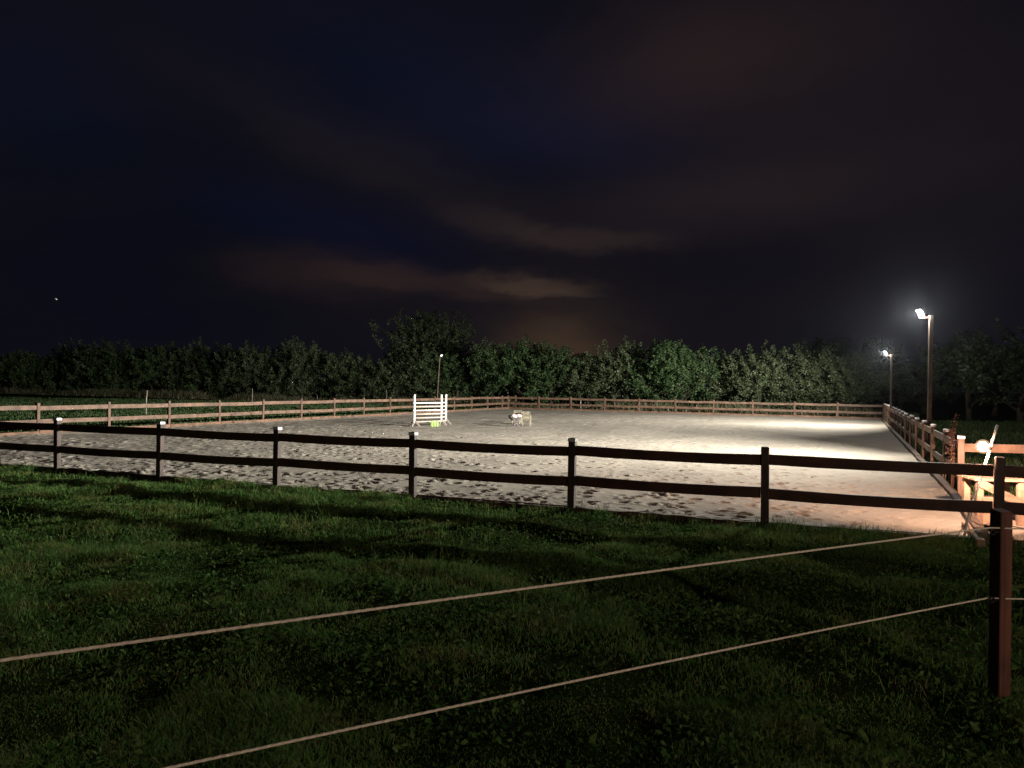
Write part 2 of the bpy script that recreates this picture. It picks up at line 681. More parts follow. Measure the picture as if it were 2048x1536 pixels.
# ------------------------------------------------------------------ arena sand with hoof prints
Wd = np.linalg.norm(C_FL - C_FR)
Ld = np.linalg.norm(C_BL - C_FL)
ss = np.arange(0, Wd + .02, 0.05)
ss = ss / ss[-1]
tt, t, st = [], 0.0, 0.05
while t < Ld:
    tt.append(t)
    if t > 15:
        st = min(st * 1.025, 0.5)
    t += st
tt.append(Ld)
tt = np.array(tt) / Ld
S, T = np.meshgrid(ss, tt)
P = [np.array(q) for q in QUAD]
# tuck the sheet 4 cm under the fence line
SX = (P[0][0] * (1 - S) + P[1][0] * S) * (1 - T) + (P[3][0] * (1 - S) + P[2][0] * S) * T
SY = (P[0][1] * (1 - S) + P[1][1] * S) * (1 - T) + (P[3][1] * (1 - S) + P[2][1] * S) * T
SZ = 0.02 + 0.05 * vnoise(SX, SY, 3.3, 5) + 0.028 * vnoise(SX, SY, 0.7, 6)
rough_amt = np.clip(0.25 + 1.6 * vnoise(SX, SY, 5.0, 8) + 0.5, 0.15, 1.0)
SZ += rough_amt * (0.024 * vnoise(SX, SY, 0.22, 7) + 0.018 * vnoise(SX, SY, 0.12, 9))


def hoof(u, t_m, r, dep, ang, el_):
    """dent at u metres from the right, t_m metres from the front"""
    j0, j1 = np.searchsorted(ss * Wd, [u - 3.2 * r, u + 3.2 * r])
    k0, k1 = np.searchsorted(tt * Ld, [t_m - 3.2 * r, t_m + 3.2 * r])
    if j1 - j0 < 2 or k1 - k0 < 2:
        return
    du = (ss[j0:j1] * Wd - u)[None, :]
    dt = (tt[k0:k1] * Ld - t_m)[:, None]
    c, s = math.cos(ang), math.sin(ang)
    a = (du * c + dt * s) / r
    b = (-du * s + dt * c) / (r * el_)
    q = np.sqrt(a * a + b * b)
    prof = -dep * np.clip(1.15 - q ** 3, -0.0, 1.0) * (q < 1.05) + dep * 0.5 * np.exp(-((q - 1.45) / 0.35) ** 2)
    SZ[k0:k1, j0:j1] += prof


nh = 0
while nh < 6200:
    u, t_m = RNG.random() * Wd, 0.15 + (RNG.random() ** 1.7) * (Ld - 1)
    dens = 1.0 if t_m < 11 else (0.5 if t_m < 16 else 0.28)
    if u < 5:
        dens *= 0.45 + 0.06 * u
    if u < 9 and t_m > 5:
        dens *= 0.7
    dens *= np.clip(0.75 + 1.7 * vnoise(u, t_m, 2.6, 11), 0.1, 1.0)
    nh += 1
    if RNG.random() > dens:
        continue
    r = RNG.uniform(0.055, 0.105)
    hoof(u, t_m, r, RNG.uniform(0.014, 0.042), RNG.uniform(0, 3.14), RNG.uniform(0.7, 1.25))
for k in range(11):                                         # single file tracks of a ridden horse
    if k < 4:
        u, t_m, hd = 1.0 + .5 * k, 0.8, math.pi / 2 + RNG.uniform(-.03, .03)
    else:
        u, t_m, hd = RNG.uniform(2, Wd - 2), RNG.uniform(.5, 6), RNG.uniform(.2, 2.9)
    turn = 0 if k < 4 else RNG.uniform(-.10, .10)
    for q in range(70):
        sgn = 1 if q % 2 else -1
        hoof(u - math.sin(hd) * .13 * sgn, t_m + math.cos(hd) * .13 * sgn, RNG.uniform(.06, .085), RNG.uniform(.015, .04), hd, RNG.uniform(.8, 1.2))
        u += math.cos(hd) * .48
        t_m += math.sin(hd) * .48
        hd += turn * .48
        if not (.3 < u < Wd - .3 and .2 < t_m < Ld - .3):
            break
edge = np.minimum(np.minimum(S * Wd, (1 - S) * Wd), np.minimum(T * Ld, (1 - T) * Ld))
SZ += 0.05 * np.exp(-(edge / 0.35) ** 2)       # sand banked up against the boards
V = np.stack([SX.ravel(), SY.ravel(), SZ.ravel()], 1)
ny, nx = SX.shape
i = np.arange(nx * ny).reshape(ny, nx)
F = np.stack([i[:-1, :-1].ravel(), i[1:, :-1].ravel(), i[1:, 1:].ravel(), i[:-1, 1:].ravel()], 1)
tag(link('arena_sand', np_mesh('arena_sand', V, F, M_SAND, True)), kind='structure')

# entrance path
n1, n2 = 70, 50
V = []
for b in range(n2 + 1):
    for a in range(n1 + 1):
        s_, t_ = a / n1, b / n2
        p = (PATH[0] * (1 - s_) + PATH[1] * s_) * (1 - t_) + (PATH[3] * (1 - s_) + PATH[2] * s_) * t_
        V.append((p[0], p[1], 0.0))
V = np.array(V)
V[:, 2] = 0.022 + 0.03 * vnoise(V[:, 0], V[:, 1], 1.2, 4) + 0.02 * vnoise(V[:, 0], V[:, 1], 0.3, 5)
i = np.arange((n1 + 1) * (n2 + 1)).reshape(n2 + 1, n1 + 1)
F = np.stack([i[:-1, :-1].ravel(), i[:-1, 1:].ravel(), i[1:, 1:].ravel(), i[1:, :-1].ravel()], 1)
tag(link('path', np_mesh('path', V, F, M_PATH, True)), kind='structure')

# ------------------------------------------------------------------ fences
PW, PH = 0.105, 1.10


def post_mesh(mat):
    m = MB()
    m.box((0, 0, (PH - .5) / 2), (PW, PW, PH + .5), None, 0.008)
    return m.mesh('post', mat)


def cap_mesh():
    # folded cap over the post top, slightly pitched
    m = MB()
    w = PW / 2 + 0.006
    z0, z1, z2 = PH - 0.035, PH + 0.012, PH + 0.026
    vs_ = [(-w, -w, z0), (w, -w, z0), (w, w, z0), (-w, w, z0),
           (-w, -w, z1), (w, -w, z1), (w, w, z1), (-w, w, z1), (0, 0, z2)]
    fs = [(0, 1, 5, 4), (1, 2, 6, 5), (2, 3, 7, 6), (3, 0, 4, 7), (4, 5, 8), (5, 6, 8), (6, 7, 8), (7, 4, 8)]
    m.add(vs_, fs)
    return m.mesh('cap', M_CAP)


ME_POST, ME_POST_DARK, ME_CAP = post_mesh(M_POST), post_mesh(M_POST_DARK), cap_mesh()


def fence(label, p0, step, i0, i1, kerb=None, kerb_side=1, caps=True, rails=(0.925, 0.475), kerb_mat=None,
          kerb_size=(0.05, 0.17), kerb_off=0.08, skip_rails=(), skip_posts=(), kerb_z=0.075, dark_=False):
    """posts i0..i1, rails let in between them; kerb boards along the foot"""
    o = p0 + step * i0
    ang = math.atan2(step[1], step[0])
    root = empty('paddock_fence', (o[0], o[1], 0), ang)
    tag(root, label, 'fence')
    L = float(np.linalg.norm(step))
    n = i1 - i0
    rails_me = []
    for _ in range(4):                                      # slightly bowed and cupped boards
        bm_ = MB()
        n5, Lr = 5, L - PW + 0.02
        by, bz, tw = random.uniform(-.02, .02), random.uniform(-.020, .012), random.uniform(-.06, .06)
        vs_, fs_ = [], []
        for q in range(n5 + 1):
            t = q / n5 * 2 - 1
            c_, hh, a_ = 1 - t * t, 0.0725 * random.uniform(.965, 1.035), tw * t
            for yy, zz in ((-.021, -hh), (.021, -hh), (.021, hh), (-.021, hh)):
                vs_.append((t * Lr / 2, yy * math.cos(a_) - zz * math.sin(a_) + by * c_, yy * math.sin(a_) + zz * math.cos(a_) + bz * c_))
        for q in range(n5):
            for e in range(4):
                e2 = (e + 1) % 4
                fs_.append((q * 4 + e, (q + 1) * 4 + e, (q + 1) * 4 + e2, q * 4 + e2))
        fs_ += [(0, 1, 2, 3), (n5 * 4 + 3, n5 * 4 + 2, n5 * 4 + 1, n5 * 4)]
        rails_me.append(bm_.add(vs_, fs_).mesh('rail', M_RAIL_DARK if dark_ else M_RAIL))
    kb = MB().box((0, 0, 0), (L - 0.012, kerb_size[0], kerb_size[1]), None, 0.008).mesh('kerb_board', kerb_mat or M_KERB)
    for k in range(n + 1):
        if k not in skip_posts:
            M = (Matrix.Translation((k * L + random.uniform(-.02, .02), 0, random.uniform(-.012, .012)))
                 @ Matrix.Rotation(random.uniform(-.02, .02), 4, 'X') @ Matrix.Rotation(random.uniform(-.014, .014), 4, 'Y')
                 @ Matrix.Rotation(random.uniform(-.04, .04), 4, 'Z'))
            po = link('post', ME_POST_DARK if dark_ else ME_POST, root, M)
            if caps is True or (caps and k < caps):
                link('cap', ME_CAP, po)
        if k < n:
            if k not in skip_rails:
                for z in rails:
                    M = (Matrix.Translation(((k + .5) * L, random.uniform(-.004, .004), z + random.uniform(-.012, .012)))
                         @ Matrix.Rotation(random.uniform(-.004, .004), 4, 'Y'))
                    link('rail', random.choice(rails_me), root, M)
            if kerb and k in kerb:
                M = (Matrix.Translation(((k + .5) * L, kerb_side * kerb_off, kerb_z + random.uniform(-.012, .012)))
                     @ Matrix.Rotation(random.uniform(-.004, .004), 4, 'Y') @ Matrix.Rotation(random.uniform(-.003, .003), 4, 'Z'))
                link('kerb_board', kb, root, M)
    return root


# front: step goes to the right, the arena is on its left (+y local)
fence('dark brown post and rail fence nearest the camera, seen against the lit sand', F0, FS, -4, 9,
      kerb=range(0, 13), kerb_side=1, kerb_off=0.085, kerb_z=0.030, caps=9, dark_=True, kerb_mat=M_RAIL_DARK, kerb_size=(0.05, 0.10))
fence('brightly lit orange brown rail fence along the left side of the arena', L0, LS, -2, 15,
      kerb=range(0, 17), kerb_side=-1, kerb_z=0.085, caps=False)
# far fence from the far left corner to the far right corner
nB = int(round(np.linalg.norm(C_BR - C_BL) / np.linalg.norm(BS)))
fence('distant brown rail fence along the far end in front of the hedge', C_BL, (C_BR - C_BL) / nB, 0, nB,
      kerb=range(0, nB), kerb_side=-1, kerb_z=0.085, caps=False)
nR = 15
stR = (G_POST - C_BR) / nR
fr = fence('rail fence with pale post caps receding along the right side of the arena', C_BR, stR, 1, nR,
           kerb=range(0, 14), kerb_side=-1, kerb_mat=M_SLEEPER, kerb_size=(0.13, 0.15), kerb_off=0.13, kerb_z=0.085)
gf = fence('short orange lit rail fence running right from the entrance behind the work lamp', G_POST, G_DIR * 2.6, 0, 4,
           kerb=range(0, 4), kerb_side=1, skip_posts=(0,), kerb_mat=M_SLEEPER, kerb_size=(0.05, 0.10), kerb_off=-0.10, kerb_z=0.05)

# sleepers across the entrance
pA, pB = Vector((*G_POST, 0)), Vector((*C_FR, 0))
d = (pB - pA).normalized()
nrm = Vector((-d.y, d.x, 0))
sl = MB().bar(pA + Vector((-.13, .03, .09)), pB + d * -0.05 + Vector((-.16, -.02, .085)), 0.13, 0.15, ch=0.012).build('entrance_sleeper', M_SLEEPER)
tag(sl, 'long dark sleeper lying across the arena entrance beside the work lamp', 'sleeper')
q0 = on_ground(1931, 1052, .06)
q1 = on_ground(1962, 1089, .06)
tag(MB().bar(q0, q1, 0.10, 0.12, ch=0.012).build('short_sleeper', M_BLOCK),
    'short pale sleeper in the sand just left of the long dark one', 'sleeper')

# ------------------------------------------------------------------ near rope fence
ROPE_Z = (1.06, 0.655)
NP = on_ground(1998, 1412)
pz = on_ground(1998, 1412)
npost = empty('rope_fence_post', (NP.x, NP.y, 0), R(13))
tag(npost, 'red stained square post in the right foreground carrying the ropes', 'fence post')
hN = 1.185
pm_ = MB().box((0, 0, hN / 2 - .2), (0.088, 0.088, hN + .4), None, 0.006)
pm_.v = [(x + (.004 * math.sin(z * 5) if z > 0 else 0), y, z + (y * .16 if z > 1 else 0)) for x, y, z in pm_.v]   # sawn at a slant
pm_.build('post', M_NEAR, npost)
for z_ in (ROPE_Z[0], ROPE_Z[1]):                          # screw-in ring insulators holding the ropes
    ri = MB()
    ri.tube([(-.043, -.03, z_), (-.075, -.03, z_)], 0.006, 8)
    ring = [(-.092 + .017 * math.cos(k / 10 * 6.283), -.03, z_ + .017 * math.sin(k / 10 * 6.283)) for k in range(11)]
    ri.tube(ring, 0.005, 6, False)
    ri.build('insulator', M_BLACK, npost, True)


def rope(label, pts, r=0.0050):
    """three strand laid rope along a path"""
    pts = [Vector(p) for p in pts]
    m = []
    for a, b in zip(pts[:-1], pts[1:]):
        L = (b - a).length
        n = max(2, int(L / 0.011))
        for k in range(n):
            m.append(a.lerp(b, k / n))
    m.append(pts[-1])
    m = np.array([tuple(p) for p in m])
    N = len(m)
    tg = np.gradient(m, axis=0)
    tg /= np.linalg.norm(tg, axis=1)[:, None]
    sd = np.cross(tg, np.array([0, 0, 1.0]))
    sd /= np.linalg.norm(sd, axis=1)[:, None]
    upv = np.cross(sd, tg)
    K = 12
    arc = np.concatenate([[0], np.cumsum(np.linalg.norm(np.diff(m, axis=0), axis=1))])
    ths = 2 * np.pi * np.arange(K) / K
    TH = ths[None, :] + (arc * 2 * np.pi / 0.11)[:, None]
    RR = r * (0.80 + 0.24 * np.abs(np.cos(1.5 * (ths[None, :] + 0 * TH))))
    V = m[:, None, :] + RR[..., None] * (np.cos(TH)[..., None] * sd[:, None, :] + np.sin(TH)[..., None] * upv[:, None, :])
    V = V.reshape(-1, 3)
    i = np.arange(N * K).reshape(N, K)
    j = np.roll(i, -1, axis=1)
    F = np.stack([i[:-1].ravel(), j[:-1].ravel(), j[1:].ravel(), i[1:].ravel()], 1)
    o = link('fence_rope', np_mesh('fence_rope', V, F, M_ROPE, True))
    return tag(o, label, 'rope', 'ropes of the foreground fence')


def through(pix, Ys):
    return [at_depth(px, py, Y) for (px, py), Y in zip(pix, Ys)]


def smooth_path(pix, y0, y1, n=40, ext=0.6):
    """curve whose plan is a straight line between two depths, heights from picture points"""
    xs = [p[0] for p in pix]
    # plan line
    A, B = at_depth(*pix[0], y0), at_depth(*pix[-1], y1)
    hs, us = [], []
    for p in pix:
        dd = pix_dir(*p)
        # intersection of the vertical plane A-B with the ray in plan
        ab = B - A
        t = (A.x * ab.y - A.y * ab.x) / (dd.x * ab.y - dd.y * ab.x)
        us.append(((dd.x * t - A.x) * ab.x + (dd.y * t - A.y) * ab.y) / (ab.x ** 2 + ab.y ** 2))
        hs.append(CAM_H + dd.z * t)
    co = np.polyfit(us, hs, 2)
    out = []
    for k in range(n + 1):
        u = -ext + (1 + ext) * k / n
        out.append(Vector((A.x + (B.x - A.x) * u, A.y + (B.y - A.y) * u, float(np.polyval(co, u)))))
    return out


up = smooth_path([(0, 1318), (500, 1253), (1000, 1188), (1500, 1114), (1980, 1056)], 1.92, 4.63)
up.append(up[-1] + Vector((3.0, -0.25, -0.02)))
rope('upper pale rope sagging across the foreground grass', up)
lo = smooth_path([(360, 1538), (800, 1428), (1200, 1348), (1600, 1275), (1974, 1195)], 2.30, 4.63, ext=1.0)
lo.append(lo[-1] + Vector((3.0, -0.1, 0.0)))
rope('lower pale rope crossing the bottom of the foreground', lo)

# ------------------------------------------------------------------ flood lamps
AX1 = Vector((math.cos(2.90), math.sin(2.90), -0.5)).normalized()
AX2 = Vector((math.cos(2.60), math.sin(2.60), -0.5)).normalized()


def shaped_light(name, parent, loc, axis_, power, col, edge_=1.0, vert=0.236, up_=0.030, cut=0.085, floor=0.04, rad=0.07, side=0.20):
    """LED flood with an asymmetric beam: throws far, spills little straight down"""
    ld = bpy.data.lights.new(name, 'POINT')
    ld.energy = power
    ld.color = col
    ld.shadow_soft_size = rad
    ld.use_nodes = True
    nt = ld.node_tree
    em = nt.nodes['Emission']
    g = nt.nodes.new('ShaderNodeNewGeometry')

    def mth(op, a, b=None, clamp=False):
        n = nt.nodes.new('ShaderNodeMath')
        n.operation = op
        n.use_clamp = clamp
        for i_, v in enumerate((a, b)):
            if v is None:
                continue
            if isinstance(v, (int, float)):
                n.inputs[i_].default_value = v
            else:
                nt.links.new(v, n.inputs[i_])
        return n.outputs[0]
    dt = nt.nodes.new('ShaderNodeVectorMath')
    dt.operation = 'DOT_PRODUCT'
    nt.links.new(g.outputs['Incoming'], dt.inputs[0])
    dt.inputs[1].default_value = axis_
    sp = nt.nodes.new('ShaderNodeSeparateXYZ')
    nt.links.new(g.outputs['Incoming'], sp.inputs[0])
    c = mth('MAXIMUM', mth('DIVIDE', mth('SUBTRACT', dt.outputs['Value'], side), 1.0 - side), 0.0)
    lobe = mth('POWER', c, edge_)
    down = mth('MAXIMUM', mth('MULTIPLY', sp.outputs[2], -1.0), 0.0)
    dn = mth('DIVIDE', 1.0, mth('ADD', 1.0, mth('POWER', mth('DIVIDE', down, vert), 1.98)))
    uf = mth('DIVIDE', 1.0, mth('ADD', 1.0, mth('EXPONENT', mth('DIVIDE', mth('SUBTRACT', sp.outputs[2], cut), up_))))
    s = mth('MULTIPLY', mth('ADD', mth('MULTIPLY', lobe, uf), floor), dn)
    nt.links.new(s, em.inputs['Strength'])
    lo_ = bpy.data.objects.new(name, ld)
    COL.objects.link(lo_)
    lo_.parent = parent
    lo_.location = loc
    return lo_


def flood(label, base, height, axis_, lean, lit, dim=False, pole_w=0.10, mat=M_POLE, yaw=R(22)):
    root = empty('flood_lamp', (base[0], base[1], 0), 0)
    tag(root, label, 'flood lamp', 'flood lamps around the arena')
    topp = Vector((lean[0], lean[1], height))
    rz = math.atan2(axis_.y, axis_.x)
    f = Vector((math.cos(rz), math.sin(rz), 0))
    p = MB()
    p.bar((0, 0, -.4), topp, pole_w, pole_w, up=f, ch=0.008)
    p.build('pole', mat, root)
    arm0 = topp - Vector((0, 0, .06))
    arm1 = arm0 + f * 0.22
    MB().bar(arm0, arm1, 0.04, 0.04).build('bracket', M_NEAR if lit else mat, root)
    # yoke and head tilted down
    hc = arm1 + Vector((0, 0, 0.17)) + f * 0.04
    tilt = R(-38)
    M = Matrix.Rotation(rz + yaw, 3, 'Z') @ Matrix.Rotation(-tilt, 3, 'Y')
    yk = MB()
    side = Vector((-math.sin(rz + yaw), math.cos(rz + yaw), 0))
    for s_ in (-1, 1):
        yk.bar(arm1 + side * .108 * s_ + Vector((0, 0, .0)), hc + side * .108 * s_, 0.012, 0.03)
    yk.bar(arm1 - side * .114, arm1 + side * .114, 0.03, 0.012)
    yk.build('yoke', M_HOUSING, root)
    hd = MB()
    hd.box((0, 0, 0), (0.05, 0.20, 0.17), None, 0.012)
    for k in range(7):                                      # cooling fins
        hd.box((-0.045, -.078 + k * .026, 0), (0.045, 0.007, 0.13), None, 0.002)
    for (yy, zz, a, b) in ((0, .08, .19, .018), (0, -.08, .19, .018), (.092, 0, .018, .17), (-.092, 0, .018, .17)):
        hd.box((0.032, yy, zz), (0.02, a, b), None, 0.003)
    me = hd.mesh('lamp_head', M_HOUSING)
    h = link('lamp_head', me, root, Matrix.Translation(hc) @ M.to_4x4())
    ln = MB().box((0.0285, 0, 0), (0.006, 0.168, 0.142), None, 0.002).mesh('lens', M_LENS_DIM if dim else M_LENS)
    link('lens', ln, h)
    if not dim:
        nrm_ = M @ Vector((1, 0, 0))
        shaped_light('flood_light', root, hc + nrm_ * 0.11, axis_, **lit)
    return root


FL = dict(power=84000 * GAIN, side=0.35, col=(1.0, 0.94, 0.845))
lp1 = at_depth(1858, 840, 21.3)
flood('tall flood lamp on a square pole behind the right fence, nearest of the lit pair', (lp1.x, lp1.y), 4.0, AX1, (0.02, 0), FL)
lp2 = at_depth(1782, 800, 39.2)
flood('smaller looking lit flood lamp farther along the right fence', (lp2.x, lp2.y), 3.75, AX2, (0.0, 0), dict(FL, power=76000 * GAIN, side=0.20))
lp3 = on_ground(869, 822)
lp3 = V2(-5.1, 52.0)
flood('dim bluish flood lamp on a thin pole behind the left fence before the big tree', lp3, 3.75, Vector((0.45, -0.89, -.1)).normalized(), (0.20, 0), None, True, 0.06)

# ------------------------------------------------------------------ work lamp on a leaning tube
wb = on_ground(1927, 1084, 0.02)
wl_root = empty('work_lamp', wb)
tag(wl_root, 'glaring warm work lamp tied to a leaning white tube at the entrance', 'work lamp')
Yw = wb.y
tube = [Vector((0, 0, 0)), at_depth(1934, 1042, Yw) - wb, at_depth(1943, 1012, Yw + .03) - wb, at_depth(1975, 915, Yw + .08) - wb, at_depth(1995, 850, Yw + .10) - wb]
MB().tube(tube, 0.016, 10).build('tube', M_PVC, wl_root, True)
for p_ in ((1909, 1081), (1947, 1086)):
    MB().tube([at_depth(1934, 1042, Yw) - wb, on_ground(*p_, .02) - wb], 0.006, 6).build('leg', M_WIRE, wl_root, True)
hub = at_depth(1966, 893, Yw - .05) - wb
bm = bmesh.new()
bmesh.ops.create_icosphere(bm, subdivisions=2, radius=0.060)
me = bpy.data.meshes.new('bulb')
bm.to_mesh(me)
bm.free()
me.materials.append(M_BULB)
link('bulb', me, wl_root, Matrix.Translation(hub))
gm, gnt, gb_ = material('halo_shell_glow')  # glowing shell added around the bulb to stand in for its glare
gnt.nodes.remove(gb_)
g_em = gnt.nodes.new('ShaderNodeEmission')
g_em.inputs['Color'].default_value = (1.0, 0.58, 0.30, 1)
g_em.inputs['Strength'].default_value = 2.2 * GAIN
g_tr = gnt.nodes.new('ShaderNodeBsdfTransparent')
g_mx = gnt.nodes.new('ShaderNodeMixShader')
g_mx.inputs[0].default_value = 0.16
gnt.links.new(g_tr.outputs[0], g_mx.inputs[1])
gnt.links.new(g_em.outputs[0], g_mx.inputs[2])
gnt.links.new(g_mx.outputs[0], gnt.nodes['Material Output'].inputs['Surface'])
bm = bmesh.new()
bmesh.ops.create_icosphere(bm, subdivisions=3, radius=0.088)
me = bpy.data.meshes.new('halo_shell')
bm.to_mesh(me)
bm.free()
me.materials.append(gm)
link('halo_shell', me, wl_root, Matrix.Translation(hub))
WA = Vector((0.52, 0.84, -0.12)).normalized()
shaped_light('work_light', wl_root, hub + WA * 0.10, WA, 13500 * GAIN, (1.0, 0.60, 0.42), 1.5, 0.19, 0.03, -0.035, 0.004, 0.03, 0.0)
tp = at_depth(1980, 897, Yw + .08) - wb
MB().tube([hub + (tp - hub) * .45 + Vector((0, 0, .0)), tp], [0.034, 0.026], 10).build('bulb_holder', M_HOUSING, wl_root, True)
cb = [at_depth(1980, 905, Yw + .09), at_depth(1958, 970, Yw + .08), at_depth(1940, 1040, Yw), at_depth(1960, 1051, Yw + .15), at_depth(1985, 1046, Yw - .1), at_depth(2012, 1050, Yw - .55), Vector((7.4, 8.7, .08)), Vector((9, 7.6, .05))]
tag(MB().tube(cb, 0.006, 6).build('power_cable', M_WIRE, None, True), 'thin cable trailing from the work lamp tube towards the corner post', 'cable')

# assumed unseen lamp, right and behind the photographer, lighting near post and ropes
yl = empty('assumed_yard_light', (7.5, -4.0, 0))
tag(yl, 'assumed warm yard light on a pole, unseen, to the right of the photographer', 'assumed yard light')
MB().tube([(0, 0, 0), (0, 0, 3.0)], [0.06, 0.05], 10).build('pole', M_GREY, yl, True)
MB().tube([(0, 0, 2.98), (-.3, .12, 3.1)], 0.022, 8).build('arm', M_GREY, yl, True)
MB().tube([(-.3, .12, 3.08), (-.3, .12, 3.22)], [0.14, 0.05], 14).build('shade', M_GREY, yl, True)
bm = bmesh.new()
bmesh.ops.create_icosphere(bm, subdivisions=2, radius=0.07)
me = bpy.data.meshes.new('bulb')
bm.to_mesh(me)
bm.free()
me.materials.append(emissive('assumed_yard_bulb', (1.0, 0.74, 0.56), 6000.0 * GAIN))
link('bulb', me, yl, Matrix.Translation((-.3, .12, 3.0)))

# ------------------------------------------------------------------ mounting block by the entrance
mbk = empty('mounting_block', (*on_ground(1966, 1047)[:2], 0.02), R(-8))
tag(mbk, 'wooden mounting block with diagonal brace standing behind the work lamp tube', 'mounting block')
for x_, y_ in ((-.14, -.20), (.40, -.20), (-.14, .22), (.40, .22)):
    MB().box((x_, y_, .31), (0.085, 0.085, .62), None, .006).build('leg', M_BLOCK, mbk)
for k in range(3):
    MB().box((.13, -.20 + k * .21, .64), (.74, .19, .035), None, .006).build('platform_board', M_BLOCK, mbk)
MB().bar((-.17, -.262, .60), (.42, -.262, .30), 0.03, 0.11).build('brace', M_BLOCK, mbk)
MB().box((-.02, -.262, .20), (0.20, 0.025, .40), None, .004).build('side_board', M_BLOCK, mbk)
for k in range(2):
    MB().box((.58, -.10 + k * .21, .30), (.26, .19, .035), None, .006).build('step_board', M_BLOCK, mbk)
MB().box((.66, 0, .15), (.05, .40, .28), None, .006).build('step_riser', M_BLOCK, mbk)

# ------------------------------------------------------------------ jump in the middle of the arena
JL, JM, JR = V2(-4.28, 33.9), V2(-3.22, 35.25), V2(-3.075, 36.0)


def standard(label, posts, rungs, foot_dir, mats):
    o = posts[0]
    root = empty('jump_wing', (*o, 0.01))
    tag(root, label, 'jump wing')
    for k, (p, m_) in enumerate(zip(posts, mats)):
        q = Vector((*(p - o), 0))
        pm = MB().box((0, 0, .80), (0.085, 0.085, 1.26), None, .02)
        link('post', pm.mesh('post', m_), root, Matrix.Translation(q) @ Matrix.Rotation(R(20), 4, 'Z'))
        fd = Vector((*foot_dir, 0)).normalized()
        for s_ in (-1, 1):
            MB().bar(q + fd * .03 * s_ + Vector((0, 0, .27)), q + fd * .27 * s_ + Vector((0, 0, .02)), 0.04, 0.07).build('foot', M_GREYFOOT, root)
        sd = Vector((-fd.y, fd.x, 0))
        MB().bar(q + Vector((0, 0, .20)), q - sd * .22 + Vector((0, 0, .03)), 0.04, 0.05).build('foot', M_GREYFOOT, root)
    for z in rungs:
        a, b = Vector((*(posts[0] - o), z)), Vector((*(posts[1] - o), z))
        MB().bar(a, b, 0.03, 0.06).build('rung', M_OFFWHITE, root)
    return root


jd = (JM - JL) / np.linalg.norm(JM - JL)
standard('single white jump post with splayed grey feet at the left of the jump', [JL], [], (0.95, -0.3), [M_WHITE])
PZ = [1.05, 0.885, 0.72, 0.555, 0.39, 0.215]
standard('double white jump wing with rungs at the right of the jump', [JM, JR], PZ, (0.95, -0.3), [M_WHITE, M_WHITE])
WORDS = ['top', 'second', 'third', 'fourth', 'fifth', 'lowest']
for k, z in enumerate(PZ):
    a = Vector((*JL, z + .01)) + Vector((-.05, -.05, 0))
    b = Vector((*JM, z + .01)) + Vector((.05, -.04, 0))
    dv = (b - a).normalized()
    o = MB().tube([a, b], 0.033, 12).build('jump_pole', (M_WHITE, M_OFFWHITE)[0 if k in (0, 2) else 1], None, True)
    tag(o, f'{WORDS[k]} of the six horizontal poles of the white jump' if k < 5 else 'lowest horizontal pole of the white jump, just above the sand',
        'jump pole', 'poles of the jump')

# lime plastic block: notched top, ribbed sides
gb = on_ground(869, 854)
lb = empty('jump_block', (gb.x, gb.y, 0.02), R(8))
tag(lb, 'small lime green plastic block standing on the sand in front of the jump', 'jump block')
prof = [(-.17, 0), (.17, 0), (.17, .20), (.13, .27), (.085, .27), (.05, .21), (-.03, .21), (-.06, .27), (-.115, .27), (-.17, .22)]
m = MB()
for y_ in (-.09, .09):
    m.add([(x, y_, z) for x, z in prof], [])
n_ = len(prof)
m.f.append(tuple(range(n_)))
m.f.append(tuple(range(n_, 2 * n_))[::-1])
for k in range(n_):
    k2 = (k + 1) % n_
    m.f.append((k2, k, n_ + k, n_ + k2))
m.build('body', M_LIME, lb)
for x_ in (-.115, -.01, .105):
    MB().box((x_, -.10, .10), (0.06, 0.03, .19), None, .01).build('rib', M_LIME, lb)


# ------------------------------------------------------------------ chairs and stool with clothes
def chair(label, loc, rz, back_h=0.66, seat_h=0.27, w=0.36):
    root = empty('garden_chair', (loc[0], loc[1], 0.02), rz)
    tag(root, label, 'chair', 'chairs in the arena')
    d_ = 0.34
    for x_ in (-w / 2, w / 2):
        MB().bar((x_, -d_ / 2, 0), (x_, -d_ / 2, seat_h + .18), 0.045, 0.045, up=(1, 0, 0)).build('leg', M_BEIGE, root)
        MB().bar((x_, d_ / 2, 0), (x_, d_ / 2 + .07, back_h), 0.045, 0.045, up=(1, 0, 0)).build('leg', M_BEIGE, root)
        MB().bar((x_, -d_ / 2 - .03, seat_h + .19), (x_, d_ / 2 + .05, seat_h + .19), 0.055, 0.025).build('armrest', M_BEIGE, root)
        MB().bar((x_, -d_ / 2 + .02, .12), (x_, d_ / 2, .12), 0.025, 0.035).build('stretcher', M_BEIGE, root)
    for k in range(4):
        MB().box((0, -d_ / 2 + .045 + k * .085, seat_h), (w - .05, .078, .022), None, .005).build('seat_slat', M_BEIGE, root)
    for k in range(5):
        z = seat_h + .05 + k * .078
        y_ = d_ / 2 + .07 * z / back_h - .002
        MB().box((0, y_, z), (w - .046, .02, .072), None, .004).build('back_slat', M_BEIGE, root)
    return root


